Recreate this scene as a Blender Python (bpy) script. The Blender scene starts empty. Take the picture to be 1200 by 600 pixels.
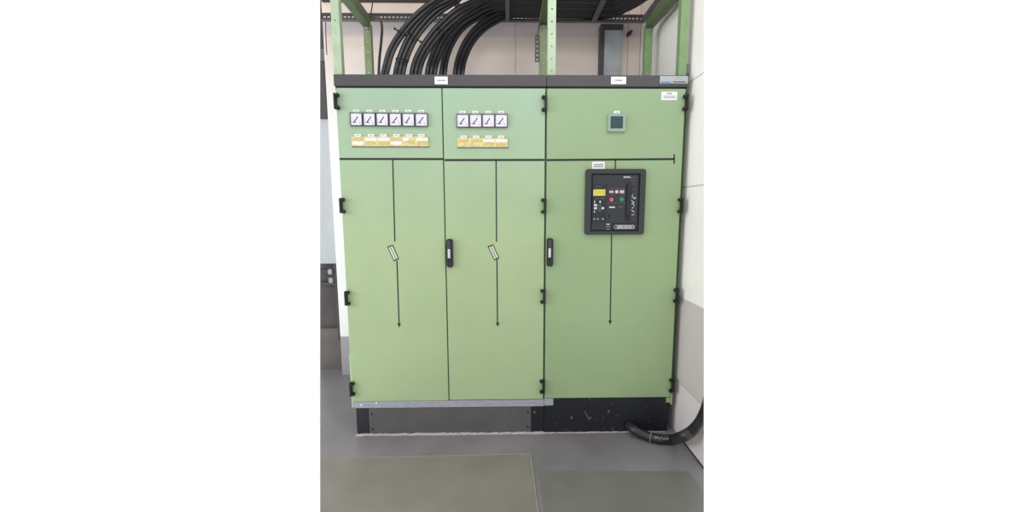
import bpy, bmesh, math, random
from mathutils import Vector, Matrix
random.seed(4)
C = bpy.context.scene.collection

# ------------------------------------------------------------------ camera
F = 450.0
CAM = Vector((0.9592, -2.2693, 1.3951))
PITCH, YAW, ROLL = -0.1182, -0.0160, 0.0024
RM = Matrix.Rotation(YAW, 3, 'Z') @ Matrix.Rotation(PITCH, 3, 'X') @ Matrix.Rotation(ROLL, 3, 'Y')
cd = bpy.data.cameras.new('camera'); cam = bpy.data.objects.new('camera', cd); C.objects.link(cam)
cd.sensor_width = 36.0; cd.lens = F / 1200 * 36; cd.clip_start = 0.02
r_, f_, u_ = RM.col[0], RM.col[1], RM.col[2]
m4 = Matrix(((r_[0], u_[0], -f_[0], CAM[0]), (r_[1], u_[1], -f_[1], CAM[1]), (r_[2], u_[2], -f_[2], CAM[2]), (0, 0, 0, 1)))
cam.matrix_world = m4
bpy.context.scene.camera = cam

def ray(px, py):
    return RM @ Vector(((px - 600) / F, 1.0, -(py - 300) / F))
def at(px, py, Y=0.0):                 # where the sight line meets the upright plane at depth Y
    d = ray(px, py); return CAM + d * ((Y - CAM.y) / d.y)
def at_x(px, py, X):
    d = ray(px, py); return CAM + d * ((X - CAM.x) / d.x)
def at_z(px, py, Z=0.0):
    d = ray(px, py); return CAM + d * ((Z - CAM.z) / d.z)

# ------------------------------------------------------------------ materials
def srgb(c):
    return tuple(((v / 255) / 12.92 if v / 255 <= 0.04045 else ((v / 255 + 0.055) / 1.055) ** 2.4) for v in c)
def new_mat(name):
    m = bpy.data.materials.new(name); m.use_nodes = True
    nt = m.node_tree; b = nt.nodes['Principled BSDF']; return m, nt, b
def mat(name, col, rough=0.5, metal=0.0, var=0.06, scale=6.0, bump=0.0, bscale=60.0, spec=0.5, stretch=None):
    m, nt, b = new_mat(name)
    N, L = nt.nodes, nt.links
    tc = N.new('ShaderNodeTexCoord'); mp = N.new('ShaderNodeMapping'); L.new(tc.outputs['Object'], mp.inputs['Vector'])
    if stretch: mp.inputs['Scale'].default_value = stretch
    nz = N.new('ShaderNodeTexNoise'); nz.inputs['Scale'].default_value = scale; nz.inputs['Detail'].default_value = 5
    L.new(mp.outputs[0], nz.inputs['Vector'])
    rp = N.new('ShaderNodeValToRGB')
    c = srgb(col)
    rp.color_ramp.elements[0].position = 0.3; rp.color_ramp.elements[1].position = 0.7
    rp.color_ramp.elements[0].color = tuple(v * (1 - var) for v in c) + (1,)
    rp.color_ramp.elements[1].color = tuple(min(1, v * (1 + var)) for v in c) + (1,)
    L.new(nz.outputs['Fac'], rp.inputs['Fac']); L.new(rp.outputs[0], b.inputs['Base Color'])
    b.inputs['Roughness'].default_value = rough; b.inputs['Metallic'].default_value = metal
    b.inputs['Specular IOR Level'].default_value = spec
    if bump:
        n2 = N.new('ShaderNodeTexNoise'); n2.inputs['Scale'].default_value = bscale; n2.inputs['Detail'].default_value = 3
        L.new(tc.outputs['Object'], n2.inputs['Vector'])
        bp = N.new('ShaderNodeBump'); bp.inputs['Strength'].default_value = bump; bp.inputs['Distance'].default_value = 0.002
        L.new(n2.outputs['Fac'], bp.inputs['Height']); L.new(bp.outputs[0], b.inputs['Normal'])
    return m

def paint_mat(name, top, bottom, var=0.05):
    """powder coated sheet: fine grain, faint stains, slightly yellower towards the floor"""
    m, nt, b = new_mat(name); N, L = nt.nodes, nt.links
    tc = N.new('ShaderNodeTexCoord'); sp = N.new('ShaderNodeSeparateXYZ'); L.new(tc.outputs['Object'], sp.inputs[0])
    mr = N.new('ShaderNodeMapRange'); mr.inputs['From Min'].default_value = 1.2; mr.inputs['From Max'].default_value = 2.1
    L.new(sp.outputs['Z'], mr.inputs['Value'])
    mx = N.new('ShaderNodeMix'); mx.data_type = 'RGBA'
    mx.inputs[6].default_value = srgb(bottom) + (1,); mx.inputs[7].default_value = srgb(top) + (1,)
    L.new(mr.outputs[0], mx.inputs[0])
    n1 = N.new('ShaderNodeTexNoise'); n1.inputs['Scale'].default_value = 2.2; n1.inputs['Detail'].default_value = 6
    n1.inputs['Roughness'].default_value = 0.7; L.new(tc.outputs['Object'], n1.inputs['Vector'])
    m1 = N.new('ShaderNodeMapRange'); m1.inputs['From Min'].default_value = 0.3; m1.inputs['From Max'].default_value = 0.7
    m1.inputs['To Min'].default_value = 1 - var; m1.inputs['To Max'].default_value = 1 + var
    L.new(n1.outputs['Fac'], m1.inputs['Value'])
    mm = N.new('ShaderNodeVectorMath'); mm.operation = 'SCALE'; L.new(mx.outputs[2], mm.inputs[0]); L.new(m1.outputs[0], mm.inputs['Scale'])
    L.new(mm.outputs[0], b.inputs['Base Color'])
    b.inputs['Roughness'].default_value = 0.45; b.inputs['Specular IOR Level'].default_value = 0.35
    n2 = N.new('ShaderNodeTexNoise'); n2.inputs['Scale'].default_value = 320; L.new(tc.outputs['Object'], n2.inputs['Vector'])
    bp = N.new('ShaderNodeBump'); bp.inputs['Strength'].default_value = 0.12; bp.inputs['Distance'].default_value = 0.001
    L.new(n2.outputs['Fac'], bp.inputs['Height']); L.new(bp.outputs[0], b.inputs['Normal'])
    return m

def banded_wall(name, bands, joints_z=(), joint_axis=None, joints_h=(), joint_col=(150, 146, 142), rough=0.75, var=0.05, soft=0.004, jw=0.004, stain=0.0):
    """painted wall: colours change with height; mortar joints as thin darker lines in z and along one axis"""
    m, nt, b = new_mat(name); N, L = nt.nodes, nt.links
    tc = N.new('ShaderNodeTexCoord'); sp = N.new('ShaderNodeSeparateXYZ'); L.new(tc.outputs['Object'], sp.inputs[0])
    cur = None
    for i, (z, col, *sf) in enumerate(bands):
        soft_ = sf[0] if sf else soft
        rgb = N.new('ShaderNodeRGB'); rgb.outputs[0].default_value = srgb(col) + (1,)
        if cur is None: cur = rgb.outputs[0]; continue
        mr = N.new('ShaderNodeMapRange'); mr.inputs['From Min'].default_value = z - soft_; mr.inputs['From Max'].default_value = z + soft_
        L.new(sp.outputs['Z'], mr.inputs['Value'])
        mx = N.new('ShaderNodeMix'); mx.data_type = 'RGBA'; L.new(mr.outputs[0], mx.inputs[0]); L.new(cur, mx.inputs[6]); L.new(rgb.outputs[0], mx.inputs[7])
        cur = mx.outputs[2]
    n1 = N.new('ShaderNodeTexNoise'); n1.inputs['Scale'].default_value = 1.7; n1.inputs['Detail'].default_value = 7; n1.inputs['Roughness'].default_value = 0.65
    L.new(tc.outputs['Object'], n1.inputs['Vector'])
    m1 = N.new('ShaderNodeMapRange'); m1.inputs['From Min'].default_value = 0.3; m1.inputs['From Max'].default_value = 0.7
    m1.inputs['To Min'].default_value = 1 - var; m1.inputs['To Max'].default_value = 1 + var; L.new(n1.outputs['Fac'], m1.inputs['Value'])
    mm = N.new('ShaderNodeVectorMath'); mm.operation = 'SCALE'; L.new(cur, mm.inputs[0]); L.new(m1.outputs[0], mm.inputs['Scale']); cur = mm.outputs[0]
    def line(src, v):
        nonlocal cur
        s = N.new('ShaderNodeMath'); s.operation = 'SUBTRACT'; L.new(src, s.inputs[0]); s.inputs[1].default_value = v
        a = N.new('ShaderNodeMath'); a.operation = 'ABSOLUTE'; L.new(s.outputs[0], a.inputs[0])
        mr = N.new('ShaderNodeMapRange'); mr.inputs['From Min'].default_value = jw * 0.5; mr.inputs['From Max'].default_value = jw * 1.6
        mr.inputs['To Min'].default_value = 0.75; mr.inputs['To Max'].default_value = 0.0; L.new(a.outputs[0], mr.inputs['Value'])
        mx = N.new('ShaderNodeMix'); mx.data_type = 'RGBA'; L.new(mr.outputs[0], mx.inputs[0]); L.new(cur, mx.inputs[6])
        mx.inputs[7].default_value = srgb(joint_col) + (1,); cur = mx.outputs[2]
    for z in joints_z: line(sp.outputs['Z'], z)
    if joint_axis:
        for v in joints_h: line(sp.outputs[joint_axis], v)
    L.new(cur, b.inputs['Base Color']); b.inputs['Roughness'].default_value = rough
    n2 = N.new('ShaderNodeTexNoise'); n2.inputs['Scale'].default_value = 45; n2.inputs['Detail'].default_value = 4; L.new(tc.outputs['Object'], n2.inputs['Vector'])
    bp = N.new('ShaderNodeBump'); bp.inputs['Strength'].default_value = 0.25; bp.inputs['Distance'].default_value = 0.003
    L.new(n2.outputs['Fac'], bp.inputs['Height']); L.new(bp.outputs[0], b.inputs['Normal'])
    return m

def speckle_mat(name, col, spot, thr=0.72, scale=60, rough=0.5):
    m, nt, b = new_mat(name); N, L = nt.nodes, nt.links
    tc = N.new('ShaderNodeTexCoord'); nz = N.new('ShaderNodeTexNoise'); nz.inputs['Scale'].default_value = scale; nz.inputs['Detail'].default_value = 3
    L.new(tc.outputs['Object'], nz.inputs['Vector'])
    rp = N.new('ShaderNodeValToRGB'); rp.color_ramp.elements[0].position = thr; rp.color_ramp.elements[1].position = thr + 0.04
    rp.color_ramp.elements[0].color = srgb(col) + (1,); rp.color_ramp.elements[1].color = srgb(spot) + (1,)
    L.new(nz.outputs['Fac'], rp.inputs['Fac']); L.new(rp.outputs[0], b.inputs['Base Color']); b.inputs['Roughness'].default_value = rough
    return m

M = {}
M['green'] = paint_mat('green_paint', (158, 184, 160), (166, 186, 143))
M['green_b'] = paint_mat('green_paint_right', (148, 172, 135), (149, 172, 129))
M['green_edge'] = mat('green_frame', (170, 196, 158), 0.5)
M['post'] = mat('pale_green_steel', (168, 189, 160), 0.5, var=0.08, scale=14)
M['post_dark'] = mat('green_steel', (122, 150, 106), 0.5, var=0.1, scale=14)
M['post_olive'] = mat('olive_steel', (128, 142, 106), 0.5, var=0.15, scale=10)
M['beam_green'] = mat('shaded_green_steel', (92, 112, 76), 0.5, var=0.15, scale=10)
M['cap'] = mat('grey_cap', (73, 70, 73), 0.5, var=0.05)
M['black'] = mat('black_plastic', (26, 27, 29), 0.45, var=0.05)
M['line'] = mat('black_tape', (22, 24, 22), 0.6, var=0.0)
M['gap'] = mat('dark_gap', (40, 58, 40), 0.9, var=0.0)
M['white'] = mat('white_label', (235, 235, 235), 0.5, var=0.01)
M['ink'] = mat('grey_print', (120, 120, 128), 0.6, var=0.0)
M['inkdark'] = mat('dark_print', (60, 62, 80), 0.6, var=0.0)
M['blue'] = mat('blue_print', (95, 115, 170), 0.5, var=0.0)
M['silverplate'] = mat('silver_plate', (168, 176, 180), 0.35, 0.0, var=0.05, scale=30)
M['meter_face'] = mat('meter_face', (226, 224, 234), 0.35, var=0.01)
M['bezel'] = mat('meter_bezel', (62, 60, 66), 0.4, var=0.02)
M['needle'] = mat('needle', (48, 42, 70), 0.5, var=0)
M['scale'] = mat('scale_print', (178, 168, 190), 0.5, var=0)
M['red'] = mat('red_print', (205, 165, 168), 0.5, var=0)
M['strip'] = mat('yellowed_holder', (212, 200, 146), 0.35, var=0.22, scale=40)
M['strip2'] = mat('ochre_card', (204, 184, 118), 0.5, var=0.1, scale=50)
M['bar_pale'] = mat('pale_bars', (206, 214, 192), 0.5, var=0.02)
M['card'] = mat('white_card', (232, 230, 218), 0.5, var=0.02)
M['screen_bezel'] = mat('grey_bezel', (150, 168, 156), 0.4, var=0.02)
M['screen_bezel_dim'] = mat('dim_digits', (58, 98, 92), 0.5, var=0)
M['screen'] = mat('dark_teal_screen', (40, 68, 68), 0.2, var=0.25, scale=60)
M['breaker'] = mat('breaker_frame', (47, 50, 53), 0.5, var=0.04, bump=0.1)
M['breaker_face'] = mat('breaker_face', (41, 43, 49), 0.45, var=0.06, scale=20)
M['trip'] = mat('trip_unit', (24, 32, 36), 0.3, var=0.1)
M['lcd'] = mat('yellow_display', (214, 204, 84), 0.4, var=0.15, scale=80)
M['redbtn'] = mat('red_button', (150, 46, 50), 0.4, var=0)
M['redsq'] = mat('dark_red_surround', (84, 34, 38), 0.5, var=0)
M['greenbtn'] = mat('green_button', (40, 128, 100), 0.4, var=0)
M['greensq'] = mat('dark_green_surround', (24, 72, 60), 0.5, var=0)
M['pink'] = mat('pink_window', (214, 176, 184), 0.5, var=0)
M['teal'] = mat('teal_led', (70, 140, 130), 0.5, var=0)
M['greymark'] = mat('pale_mark', (205, 208, 212), 0.5, var=0)
M['dimmark'] = mat('dim_mark', (92, 92, 100), 0.5, var=0)
M['chrome'] = mat('grey_metal_bar', (160, 162, 164), 0.35, 0.2, var=0.1, scale=30)
M['galv'] = mat('galvanised', (165, 166, 176), 0.5, 0.1, var=0.14, scale=22, stretch=(1, 1, 4))
M['galv_duct'] = mat('galvanised_duct', (166, 172, 178), 0.5, 0.15, var=0.16, scale=12)
M['steel_dark'] = mat('dark_steel', (70, 68, 70), 0.55, 0.2, var=0.15, scale=12)
M['tray'] = mat('tray_steel', (62, 58, 60), 0.5, 0.2, var=0.2, scale=14)
M['rung'] = mat('tray_rung', (104, 104, 106), 0.5, 0.1, var=0.15, scale=14)
M['plinth'] = mat('grey_plinth', (88, 88, 87), 0.6, var=0.08, scale=9)
M['plinthblack'] = speckle_mat('black_scuffed_sheet', (20, 23, 32), (96, 98, 104), 0.665, 34, 0.5)
M['plinthcorner'] = speckle_mat('black_plinth_corner', (38, 38, 46), (90, 90, 94), 0.72, 40, 0.6)
M['cable'] = mat('black_cable', (42, 42, 46), 0.36, var=0.12, scale=5)
M['cable_brown'] = mat('dark_brown_cable', (52, 42, 42), 0.5, var=0.1)
M['hose'] = mat('black_hose', (36, 38, 40), 0.4, var=0.2, scale=14)
M['caulk'] = mat('pale_sealant', (176, 166, 162), 0.8, var=0.15, scale=30)
M['dark_drab'] = mat('dark_drab_matte', (66, 60, 60), 0.9, var=0.2, scale=30)
M['sheet'] = mat('pale_sheet', (178, 182, 186), 0.4, var=0.05, scale=3)
M['machine'] = mat('dark_machine', (74, 68, 68), 0.6, var=0.3, scale=7, stretch=(1, 1, 0.4))
M['machine_base'] = mat('grey_brown_base', (98, 94, 92), 0.7, var=0.12, scale=7)
M['floor_patch'] = mat('khaki_floor_paint', (130, 125, 117), 0.4, var=0.1, scale=4, bump=0.15, bscale=20)
M['floor_patch2'] = mat('greengrey_floor_paint', (114, 113, 109), 0.4, var=0.08, scale=4, bump=0.15, bscale=20)
M['patch_edge'] = mat('patch_edge', (150, 144, 132), 0.6, var=0.1)
M['ceiling'] = mat('ceiling_paint', (120, 115, 112), 0.8)

def floor_material():
    m, nt, b = new_mat('grey_epoxy_floor'); N, L = nt.nodes, nt.links
    tc = N.new('ShaderNodeTexCoord')
    n1 = N.new('ShaderNodeTexNoise'); n1.inputs['Scale'].default_value = 1.6; n1.inputs['Detail'].default_value = 8; n1.inputs['Roughness'].default_value = 0.6
    L.new(tc.outputs['Object'], n1.inputs['Vector'])
    rp = N.new('ShaderNodeValToRGB'); rp.color_ramp.elements[0].position = 0.3; rp.color_ramp.elements[1].position = 0.7
    rp.color_ramp.elements[0].color = srgb((114, 111, 113)) + (1,); rp.color_ramp.elements[1].color = srgb((136, 133, 136)) + (1,)
    L.new(n1.outputs['Fac'], rp.inputs['Fac'])
    vz = N.new('ShaderNodeTexNoise'); vz.inputs['Scale'].default_value = 38; vz.inputs['Detail'].default_value = 2; L.new(tc.outputs['Object'], vz.inputs['Vector'])
    vr = N.new('ShaderNodeMapRange'); vr.inputs['From Min'].default_value = 0.72; vr.inputs['From Max'].default_value = 0.76; L.new(vz.outputs['Fac'], vr.inputs['Value'])
    vx = N.new('ShaderNodeMix'); vx.data_type = 'RGBA'; L.new(vr.outputs[0], vx.inputs[0]); L.new(rp.outputs[0], vx.inputs[6]); vx.inputs[7].default_value = srgb((84, 80, 80)) + (1,)
    L.new(vx.outputs[2], b.inputs['Base Color'])
    n3 = N.new('ShaderNodeTexNoise'); n3.inputs['Scale'].default_value = 5; n3.inputs['Detail'].default_value = 4; L.new(tc.outputs['Object'], n3.inputs['Vector'])
    mr = N.new('ShaderNodeMapRange'); mr.inputs['To Min'].default_value = 0.28; mr.inputs['To Max'].default_value = 0.5; L.new(n3.outputs['Fac'], mr.inputs['Value'])
    L.new(mr.outputs[0], b.inputs['Roughness']); b.inputs['Specular IOR Level'].default_value = 0.35
    n2 = N.new('ShaderNodeTexNoise'); n2.inputs['Scale'].default_value = 12; L.new(tc.outputs['Object'], n2.inputs['Vector'])
    bp = N.new('ShaderNodeBump'); bp.inputs['Strength'].default_value = 0.15; bp.inputs['Distance'].default_value = 0.003
    L.new(n2.outputs['Fac'], bp.inputs['Height']); L.new(bp.outputs[0], b.inputs['Normal'])
    return m
M['floor'] = floor_material()

# ------------------------------------------------------------------ builders
def add_box(bm, x0, x1, y0, y1, z0, z1, bevel=0.0, seg=2):
    vs = [bm.verts.new(p) for p in ((x0, y0, z0), (x1, y0, z0), (x1, y1, z0), (x0, y1, z0), (x0, y0, z1), (x1, y0, z1), (x1, y1, z1), (x0, y1, z1))]
    fs = [bm.faces.new([vs[i] for i in q]) for q in ((0, 3, 2, 1), (4, 5, 6, 7), (0, 1, 5, 4), (1, 2, 6, 5), (2, 3, 7, 6), (3, 0, 4, 7))]
    if bevel:
        es = list({e for f in fs for e in f.edges}); bmesh.ops.bevel(bm, geom=es, offset=bevel, segments=seg, affect='EDGES', clamp_overlap=True)
def box(x0, x1, y0, y1, z0, z1, bevel=0.0, seg=2):
    bm = bmesh.new(); add_box(bm, x0, x1, y0, y1, z0, z1, bevel, seg); return bm
def add_prism(bm, pts, y0, y1):
    """outline given as (x, z) points, extruded in depth from y0 (front) to y1"""
    a = [bm.verts.new((p[0], y0, p[1])) for p in pts]; b = [bm.verts.new((p[0], y1, p[1])) for p in pts]
    n = len(pts); bm.faces.new(a); bm.faces.new(list(reversed(b)))
    for i in range(n):
        bm.faces.new((a[i], b[i], b[(i + 1) % n], a[(i + 1) % n]))
def rounded(x0, x1, z0, z1, r, n=6):
    pts = []
    for cx, cz, a0 in ((x1 - r, z1 - r, 0), (x0 + r, z1 - r, 90), (x0 + r, z0 + r, 180), (x1 - r, z0 + r, 270)):
        for k in range(n + 1):
            a = math.radians(a0 + 90 * k / n); pts.append((cx + r * math.cos(a), cz + r * math.sin(a)))
    return pts
def add_ring(bm, outer, inner, y0, y1):
    """flat frame between two outlines with equal counts"""
    n = len(outer); V = lambda p, y: bm.verts.new((p[0], y, p[1]))
    of, ob, jf, jb = [V(p, y0) for p in outer], [V(p, y1) for p in outer], [V(p, y0) for p in inner], [V(p, y1) for p in inner]
    for i in range(n):
        j = (i + 1) % n
        for q in ((of[i], of[j], jf[j], jf[i]), (ob[i], jb[i], jb[j], ob[j]), (of[i], ob[i], ob[j], of[j]), (jf[i], jf[j], jb[j], jb[i])):
            bm.faces.new(q)
def add_disc(bm, x, z, r, y0, y1, n=20):
    add_prism(bm, [(x + r * math.cos(2 * math.pi * k / n), z + r * math.sin(2 * math.pi * k / n)) for k in range(n)], y0, y1)
def add_stroke(bm, p, q, w, y0, y1):
    """a flat strip from p to q, both (x, z)"""
    d = Vector((q[0] - p[0], q[1] - p[1])); n = Vector((-d.y, d.x)).normalized() * w / 2
    add_prism(bm, [(p[0] + n.x, p[1] + n.y), (p[0] - n.x, p[1] - n.y), (q[0] - n.x, q[1] - n.y), (q[0] + n.x, q[1] + n.y)], y0, y1)
def smooth_path(pts, n=8):
    P = [Vector(p) for p in pts]; out = []
    for i in range(len(P) - 1):
        p0 = P[i - 1] if i else P[0] * 2 - P[1]; p1, p2 = P[i], P[i + 1]; p3 = P[i + 2] if i + 2 < len(P) else P[-1] * 2 - P[-2]
        for k in range(n):
            t = k / n
            out.append(0.5 * ((2 * p1) + (p2 - p0) * t + (2 * p0 - 5 * p1 + 4 * p2 - p3) * t * t + (3 * p1 - p0 - 3 * p2 + p3) * t ** 3))
    out.append(P[-1]); return out
def add_tube(bm, path, r, n=12, cap=True):
    rings = []; up = None
    for i, p in enumerate(path):
        t = (path[min(i + 1, len(path) - 1)] - path[max(i - 1, 0)]).normalized()
        if up is None: up = t.orthogonal().normalized()
        up = (up - t * up.dot(t)).normalized(); s = t.cross(up)
        rr = r(i / (len(path) - 1)) if callable(r) else r
        rings.append([bm.verts.new(p + (up * math.cos(2 * math.pi * k / n) + s * math.sin(2 * math.pi * k / n)) * rr) for k in range(n)])
    for a, b in zip(rings, rings[1:]):
        for k in range(n):
            f = bm.faces.new((a[k], a[(k + 1) % n], b[(k + 1) % n], b[k])); f.smooth = True
    if cap: bm.faces.new(list(reversed(rings[0]))); bm.faces.new(rings[-1])

def clip(bm, left=True, right=True):
    """the modelled place ends at the two sides of what the photograph takes in"""
    for use, px, sgn in ((left, 375.2, -1), (right, 824.8, 1)):
        if not use: continue
        n = ray(px, 0).cross(ray(px, 600)).normalized()
        if n.dot(r_) * sgn < 0: n = -n
        geom = bm.verts[:] + bm.edges[:] + bm.faces[:]
        res = bmesh.ops.bisect_plane(bm, geom=geom, dist=1e-6, plane_co=CAM, plane_no=n, clear_outer=True)
        es = [e for e in res['geom_cut'] if isinstance(e, bmesh.types.BMEdge)]
        if es:
            try: bmesh.ops.holes_fill(bm, edges=[e for e in bm.edges if e.is_boundary])
            except Exception: pass

def obj(name, bm, m, parent=None):
    bmesh.ops.recalc_face_normals(bm, faces=bm.faces)
    me = bpy.data.meshes.new(name); bm.to_mesh(me); bm.free()
    me.materials.append(M[m] if isinstance(m, str) else m)
    o = bpy.data.objects.new(name, me); C.objects.link(o)
    if parent is not None: attach(o, parent)
    return o
def world_loc(o):
    v = Vector(o.location); 
    if o.parent and o.type == 'EMPTY': pass
    return v
def attach(o, parent):
    o.parent = parent
    root = parent
    while root.parent: root = root.parent
    # every mesh is modelled in place; only the thing's Empty has an offset
    o.matrix_parent_inverse = Matrix.Translation(-Vector(root.location)) if parent.parent is None else Matrix.Identity(4)
def thing(name, label, cat, loc, group=None):
    o = bpy.data.objects.new(name, None); C.objects.link(o); o.location = loc; o.empty_display_size = 0.05
    o['label'] = label; o['category'] = cat
    if group: o['group'] = group
    return o
def tag(o, label, cat, group=None):
    o['label'] = label; o['category'] = cat
    if group: o['group'] = group
    return o
def struct(name, bm, m):
    o = obj(name, bm, m); o['kind'] = 'structure'; return o

# a flat patch on an upright plane given by picture corners at plane Y (depth), thickness towards the camera
def quad(px0, py0, px1, py1, Y=0.0):
    a, b = at(px0, py0, Y), at(px1, py1, Y)
    return min(a.x, b.x), max(a.x, b.x), min(a.z, b.z), max(a.z, b.z)
def plate(name, px0, py0, px1, py1, y0, y1, m, parent, r=0.0, bevel=0.0):
    x0, x1, z0, z1 = quad(px0, py0, px1, py1, y0)
    bm = bmesh.new()
    if r: add_prism(bm, rounded(x0, x1, z0, z1, r), y0, y1)
    else: add_box(bm, x0, x1, y0, y1, z0, z1, bevel)
    return obj(name, bm, m, parent)

# ------------------------------------------------------------------ setting
WX, BY = 2.03, 0.90
bm = box(-3, WX + 0.25, -1.9, 3.2, -0.08, 0); clip(bm); struct('floor', bm, 'floor')
wallm_r = banded_wall('right_wall_paint', [(0, (220, 212, 213)), (0.335, (201, 194, 192)), (0.865, (246, 243, 240)), (2.6, (240, 235, 230))],
                      joints_z=(0.335, 0.93 + 0.6, 2.13), joint_col=(176, 170, 168))
bm = box(WX, WX + 0.12, -1.9, BY, 0, 3.5); clip(bm, left=False); struct('wall_right', bm, wallm_r)
xl = at(381.5, 90, BY).x
wallm_b = banded_wall('back_wall_paint', [(0, (162, 157, 166)), (0.34, (240, 240, 242)), (2.30, (222, 208, 198), 0.35), (at(600, 43, BY).z, (200, 189, 190), 0.015), (at(600, 20, BY).z, (226, 208, 196))],  # lilac-grey band below the ladder is shade put into the wall colour
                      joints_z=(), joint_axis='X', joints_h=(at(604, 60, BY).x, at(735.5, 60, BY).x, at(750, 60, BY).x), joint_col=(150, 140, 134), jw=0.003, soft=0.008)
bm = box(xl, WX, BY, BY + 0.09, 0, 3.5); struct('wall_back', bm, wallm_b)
bm = box(-1.2, WX + 0.12, -0.35, BY + 0.12, 3.5, 3.6); clip(bm); struct('ceiling', bm, 'ceiling')  # slab out of view, added to darken the cables and upper wall
zt = at(430, 1.2, BY).z
bm = box(at(378, 1, BY).x, at(503, 1, BY).x + 0.1, BY - 0.02, BY, zt - 0.012, zt + 0.03); clip(bm); struct('trim_1', bm, 'cable_brown')
# dark line where the right wall meets the floor
bm = box(WX - 0.006, WX, -1.5, -0.02, 0, 0.008); clip(bm, left=False); struct('edge_line_right', bm, 'dark_drab')

# painted rectangles on the floor (thin coatings)
def floor_sheet(name, corners, h, m, label, cat, edge=None):
    t = thing(name, label, cat, (corners[0].x, corners[0].y, 0))
    bm = bmesh.new(); lo = [bm.verts.new((c.x, c.y, 0)) for c in corners]; hi = [bm.verts.new((c.x, c.y, h)) for c in corners]
    bm.faces.new(hi); bm.faces.new(list(reversed(lo)))
    for i in range(len(lo)): j = (i + 1) % len(lo); bm.faces.new((lo[i], lo[j], hi[j], hi[i]))
    clip(bm); obj('coating', bm, m, t)
    if edge:
        bm = bmesh.new()
        for a, b in edge:
            d = (corners[b] - corners[a]); n = Vector((-d.y, d.x, 0)).normalized() * 0.003
            vs = [corners[a] + n, corners[a] - n, corners[b] - n, corners[b] + n]
            lo = [bm.verts.new((c.x, c.y, h * 0.5)) for c in vs]; hi = [bm.verts.new((c.x, c.y, h + 0.001)) for c in vs]
            bm.faces.new(hi); bm.faces.new(list(reversed(lo)))
            for i in range(4): j = (i + 1) % 4; bm.faces.new((lo[i], lo[j], hi[j], hi[i]))
        clip(bm); obj('edge_strip', bm, 'patch_edge', t)
    return t
A, B = at_z(622, 532.5), at_z(630, 598); A.z = B.z = 0
dirv = (B - A).normalized(); B2 = A + dirv * 1.1
L1 = at_z(376, 538); L1.z = 0; L1 = A + (L1 - A) * 1.2
floor_sheet('floor_mat', [L1, A, B2, Vector((L1.x, B2.y, 0))], 0.003, 'floor_patch', 'khaki brown flat rectangle on the grey floor in front of the two-door cabinet', 'floor mat', edge=[(0, 1), (1, 2)])
P1, P2 = at_z(633, 552), at_z(806, 552)
floor_sheet('floor_mat', [Vector((A.x + 0.03, P1.y, 0)), Vector((P2.x, P1.y - 0.02, 0)), Vector((P2.x + 0.02, B2.y, 0)), Vector((B2.x + 0.03, B2.y, 0))], 0.0015, 'floor_patch2',
            'faint green-grey flat rectangle on the floor beside the khaki one', 'floor mat')

# ------------------------------------------------------------------ switchgear cabinets
ZC, ZT, ZD, ZR = 2.088, 2.1524, 0.228, 0.190      # door top, cap top, door bottom, frame bottom
X12 = at(519, 145).x - 0.0005; X12 = 0.5 * (at(518, 103).x + at(526, 468).x)
X23 = 0.5 * (at(639.6, 103).x + at(638.4, 465).x)
DEP = 0.62
def hinge(parent, x, zc, side):
    """bracket with two lugs reaching over the door; side = +1 lugs point right"""
    h = 0.044; bm = bmesh.new(); w = 0.0125
    x0, x1 = (x - w, x) if side > 0 else (x, x + w)
    add_box(bm, x0, x1, -0.026, 0.0, zc - h, zc + h, 0.003)
    for s in (-1, 1):
        zz = zc + s * (h - 0.010); lx0, lx1 = (x - 0.002, x + 0.016) if side > 0 else (x - 0.016, x + 0.002)
        add_box(bm, lx0, lx1, -0.024, -0.001, zz - 0.010, zz + 0.010, 0.004)
        add_disc(bm, (lx0 + lx1) / 2, zz, 0.006, -0.028, -0.02, 12)
    h_ = obj('hinge', bm, 'black', parent); return h_
def handle(parent, px, py):
    c = at(px, py); x, z = c.x, c.z; hw, hh = 0.0185, 0.084
    bm = bmesh.new(); add_prism(bm, rounded(x - hw, x + hw, z - hh, z + hh, 0.013), -0.022, 0.0)
    bmesh.ops.bevel(bm, geom=[e for e in bm.edges if all(v.co.y < -0.02 for v in e.verts)], offset=0.005, segments=2, affect='EDGES')
    h = obj('handle', bm, 'black', parent)
    bm = bmesh.new(); add_prism(bm, rounded(x - hw + 0.006, x + hw - 0.012, z + 0.03, z + hh - 0.008, 0.004), -0.028, -0.02); obj('lever', bm, 'bezel', h)
    bm = box(x - 0.010, x + 0.004, -0.026, -0.02, z - 0.028, z + 0.026, 0.001); l = obj('insert', bm, 'greymark', h); l['label'] = 'pale grey insert'
    bm = bmesh.new(); add_disc(bm, x - 0.003, z - 0.045, 0.008, -0.025, -0.02); obj('key_lock', bm, 'line', h)
    return h
DY = -0.022      # door front face
def door(parent, x0, x1, m):
    bm = box(x0, x1, -0.0199, -0.001, ZD, ZC - 0.004, 0.0025, 2)
    # shallow pressed edge so the sheet reads as a folded panel
    return obj('door', bm, m, parent)

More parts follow.
